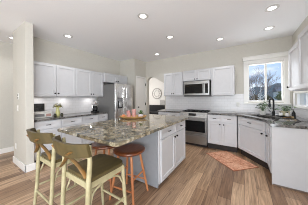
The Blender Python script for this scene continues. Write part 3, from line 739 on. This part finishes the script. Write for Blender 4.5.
for a, lab in ((-.06, 'left white soap bottle in the black tray behind the sink'), (.05, 'right white soap bottle in the black tray behind the sink')):
    p = (.68+a*math.cos(ra), 3.74+a*math.sin(ra), ZK+.0085); t = thing('soap_bottle', lab, 'bottle', p, 0, 'white bottles in the sink tray')
    mb = MB(); mb.lathe([(0, 0), (.028, 0), (.03, .01), (.03, .055), (.018, .07), (0, .07)], seg=16); mb.build('body', m_white_gloss, t)
    mb = MB(); mb.lathe([(0, .0705), (.012, .0705), (.010, .09), (0, .09)], seg=12); mb.tube([(0, 0, .088), (-.03, -.01, .09)], .004, 6); mb.build('pump', m_black, t)
r = thing('dark_bottle', 'small dark dispenser bottle standing at the right of the sink', 'bottle', (.79, 3.62, ZK))
mb = MB(); mb.lathe([(0, 0), (.027, 0), (.03, .012), (.028, .09), (.014, .115), (.012, .13), (0, .13)], seg=16); mb.build('body', m_black, r)
mb = MB(); mb.tube([(0, 0, .131), (0, 0, .155), (-.035, -.01, .158)], .005, 6); mb.build('pump', m_black, r)
r = thing('dish_brush', 'brown wooden dish brush lying beside the sink', 'brush', (.70, 3.52, ZK), math.radians(40))
mb = MB(); mb.tube([(-.12, 0, .018), (0, 0, .02), (.05, 0, .022)], [.008, .009, .012], 8); mb.build('handle', m_brace, r)
mb = MB(); mb.box(.05, -.02, .0, .10, .02, .03, .006); mb.build('bristles', M('tan_bristles', C(186, 160, 120), .8), r)

# ================================================================== rug
m_rug = M('faded_orange_rug', C(205, 140, 105), .95); nt = m_rug.node_tree
v = coords(nt, (1, 1, 1), 'obj')
n1 = noise(nt, v, 9, 5, .7, 1.2); n2 = noise(nt, v, 30, 3)
c1 = ramp(nt, n1, [(.34, C(152, 92, 68)), (.46, C(208, 142, 108)), (.56, C(230, 182, 152)), (.68, C(186, 122, 92))])
base(m_rug, mixc(nt, .25, c1, ramp(nt, n2, [(.4, C(150, 96, 78)), (.6, C(236, 196, 168))])))
rc = Vector((-.262, 3.35, .0)); L_, W_ = .84, .57
rd_ = math.atan2(-.69, .72)
mb = MB(); mb.box(-L_/2+.012, -W_/2+.012, .001, L_/2-.012, W_/2-.012, .009, .003)
rug = thing('rug', 'faded orange patterned rug on the wood floor in front of the sink cabinet', 'rug', rc, rd_)
mb.build('field', m_rug, rug)
mb = MB()
for a0, b0, a1, b1 in ((-L_/2, -W_/2, L_/2, -W_/2+.011), (-L_/2, W_/2-.011, L_/2, W_/2), (-L_/2, -W_/2+.0115, -L_/2+.011, W_/2-.0115), (L_/2-.011, -W_/2+.0115, L_/2, W_/2-.0115)):
    mb.box(a0, b0, .001, a1, b1, .008, .001)
mb.build('border', M('rust_border', C(170, 104, 78), .95), rug)

# ================================================================== den beyond the arch
m_sofa = mottled('charcoal_fabric', C(34, 33, 33), C(46, 45, 44), 40, .9)
r = thing('sofa', 'dark charcoal sofa in the room beyond the arch', 'sofa', (-4.35, 6.75, 0), math.radians(0))
mb = MB(); mb.box(-.95, -.42, .12, .95, .42, .40, .03, seg=2); mb.build('base', m_sofa, r)
mb = MB(); mb.box(-.95, .20, .405, .95, .42, .90, .06, seg=3); mb.build('backrest', m_sofa, r)
for s in (-1, 1):
    mb = MB(); mb.box(s*.95-.11 if s > 0 else -1.08, -.42, .12, 1.08 if s > 0 else -.84, .19, .64, .05, seg=3); mb.build('arm', m_sofa, r)
for x0, x1 in ((-.83, -.005), (.005, .83)):
    mb = MB(); mb.box(x0, -.43, .402, x1, .195, .54, .04, seg=3); mb.build('seat_cushion', m_sofa, r)
for sx in (-.85, .85):
    for sy in (-.35, .35): mb = MB(); mb.lathe([(0, 0), (.025, 0), (.03, .119), (0, .119)], (sx, sy, 0), 10); mb.build('leg', m_black, r)
r = thing('armchair', 'light grey armchair standing behind the dark sofa, seen through the arch', 'armchair', (-4.20, 7.55, 0), 0)
m_lg = mottled('light_grey_fabric', C(196, 192, 188), C(168, 164, 160), 30, .9)
mb = MB(); mb.box(-.36, -.3, .10, .36, .32, .46, .04, seg=3); mb.build('seat', m_lg, r)
mb = MB(); mb.box(-.36, .12, .465, .36, .32, 1.2, .06, seg=3); mb.build('backrest', m_lg, r)
for s_ in (-1, 1):
    mb = MB(); mb.box(s_*.30-.06, -.3, .465, s_*.30+.06, .115, .66, .04, seg=3); mb.build('arm', m_lg, r)
    for y in (-.25, .25): mb = MB(); mb.lathe([(0, 0), (.02, 0), (.025, .099), (0, .099)], (s_*.28, y, 0), 10); mb.build('leg', m_black, r)
r = thing('wall_clock', 'large round light framed wall decoration seen through the arch', 'wall decoration', (-4.95, 7.99, 1.62))
mb = MB()
pts = [(.35*math.cos(2*PI*i/36), -.02, .35*math.sin(2*PI*i/36)) for i in range(37)]; mb.tube(pts, .022, 8, cap=False)
mb.build('frame', M('weathered_grey_wood', C(172, 168, 162), .7), r)
mb = MB(); mb.tube([(0, -.004, 0), (0, -.012, 0)], .335, 36); mb.build('face', M('clock_face', C(232, 229, 224), .6), r)
mb = MB()
pts = [(.19*math.cos(2*PI*i/30), -.02, .19*math.sin(2*PI*i/30)) for i in range(31)]; mb.tube(pts, .012, 6, cap=False)
for i in range(12): a = PI*i/6; mb.tube([(.19*math.cos(a), -.02, .19*math.sin(a)), (.33*math.cos(a), -.02, .33*math.sin(a))], .009, 5)
mb.build('spokes', M('grey_metal_spokes', C(186, 183, 178), .5, .2), r)

# ================================================================== outdoors
mb = MB(); mb.box(-30, 9.5, -.5, 60, 120, -.35); struct('ground', mb, mottled('dry_winter_grass', C(150, 138, 104), C(116, 112, 78), 1.2, .9, kind='pos'))
mb = MB(); n = 40; rows = []
for j, (yy, k) in enumerate(((58, 0), (66, .75), (74, 1), (86, .8), (100, 0))):
    row = []
    for i in range(n+1):
        x = -14+44*i/n; h = (4.4+1.5*math.sin(i*.31+1.5)+.7*math.sin(i*.9))*1.15
        row.append(mb.bm.verts.new((x*yy/66, yy, -.4+h*k)))
    rows.append(row)
for a, b in zip(rows, rows[1:]):
    for i in range(n): mb.bm.faces.new((a[i], a[i+1], b[i+1], b[i]))
hill = struct('hills', mb, mottled('dark_wooded_hill', C(88, 94, 92), C(108, 110, 102), .6, 1, kind='pos'))
r = thing('neighbor_house', 'pale house with a dark roof beyond the window', 'house', (6.3, 30, -.35))
mb = MB(); mb.box(-1.6, 0, 0, 2.4, 4, 2.55); mb.build('wall', M('pale_siding', C(226, 222, 212), .8), r)
mb = MB(); mb.prism([(-.3, 2.55), (2.0, 3.35), (4.3, 2.55)], -1.8, 2.6, 'yz'); mb.build('roof', M('grey_shingles', C(120, 116, 114), .9), r)
for x in (-.8, .8): mb = MB(); mb.box(x-.3, -.03, 1.2, x+.3, -.002, 2.0); mb.build('window', m_blackglass, r)
m_bark = mottled('pale_grey_bark', C(172, 156, 148), C(148, 132, 126), 6, .9)
def bare_tree(label, loc, h, seed):
    rnd = random.Random(seed); mb = MB()
    def grow(p, d, L, rad, lev):
        q = p+d*L*.5+Vector((rnd.uniform(-.06, .06), rnd.uniform(-.06, .06), 0))*L; e = p+d*L
        mb.tube([p, q, e], [rad, rad*.85, rad*.65], 5)
        if lev == 0: return
        for i in range(4 if lev > 2 else 3):
            a = rnd.uniform(0, 2*PI); k = rnd.uniform(.3, .75)
            nd = (d+Vector((math.cos(a), math.sin(a), rnd.uniform(0, .4)))*k).normalized()
            grow(p+d*L*rnd.uniform(.5, 1), nd, L*rnd.uniform(.6, .8), rad*.58, lev-1)
    grow(Vector((0, 0, 0)), Vector((rnd.uniform(-.05, .05), 0, 1)), h*.33, .06, 5)
    r = mb.build('bare_tree', m_bark); r.location = loc; return tag(r, label, 'tree', 'bare trees outside the window')
bare_tree('leafless tree at the far left of the window view', (.90, 19, -.35), 5.4, 3)
bare_tree('leafless tree in the middle of the left window pane', (2.5, 36.0, -.35), 9.6, 11)
bare_tree('leafless tree beside the window mullion', (2.60, 26.0, -.35), 6.4, 5)
def shrub(label, loc, rx, h, cols, seed):
    rnd = random.Random(seed); mb = MB()
    for i in range(900):
        a = rnd.uniform(0, 2*PI); e = rnd.uniform(0, 1.5); k = rnd.uniform(.55, 1)
        d_ = Vector((math.cos(a)*math.cos(e), math.sin(a)*math.cos(e), math.sin(e)))
        mb.leaf((d_.x*rx*k, d_.y*rx*k, d_.z*h*k), d_+Vector((rnd.uniform(-.5, .5), rnd.uniform(-.5, .5), rnd.uniform(-.3, .5))), (0, 0, 1), .16, .09, .2)
    r = thing('shrub', label, 'shrub', loc, 0, 'shrubs outside the window')
    mb.build('foliage', mottled('shrub_leaves', cols[0], cols[1], 3, .8), r)
    mb = MB()
    for i in range(5): a = i*1.26; mb.tube([(0, 0, 0), (math.cos(a)*rx*.4, math.sin(a)*rx*.4, h*.7)], .02, 5)
    mb.build('stem', m_bark, r)
shrub('brown dry shrub at the lower left of the window view', (.62, 11.0, -.35), .55, 1.75, (C(150, 132, 106), C(118, 100, 80)), 1)
shrub('brown dry shrub below the trees near the mullion', (1.62, 14.5, -.35), .55, 1.75, (C(146, 132, 104), C(112, 106, 78)), 2)
shrub('olive green shrub in the right window pane', (1.95, 11.5, -.35), .5, 1.95, (C(112, 122, 84), C(142, 144, 106)), 3)
shrub('low grey green shrub at the lower right of the window', (3.2, 15.0, -.35), .6, 1.6, (C(124, 130, 98), C(98, 106, 76)), 4)
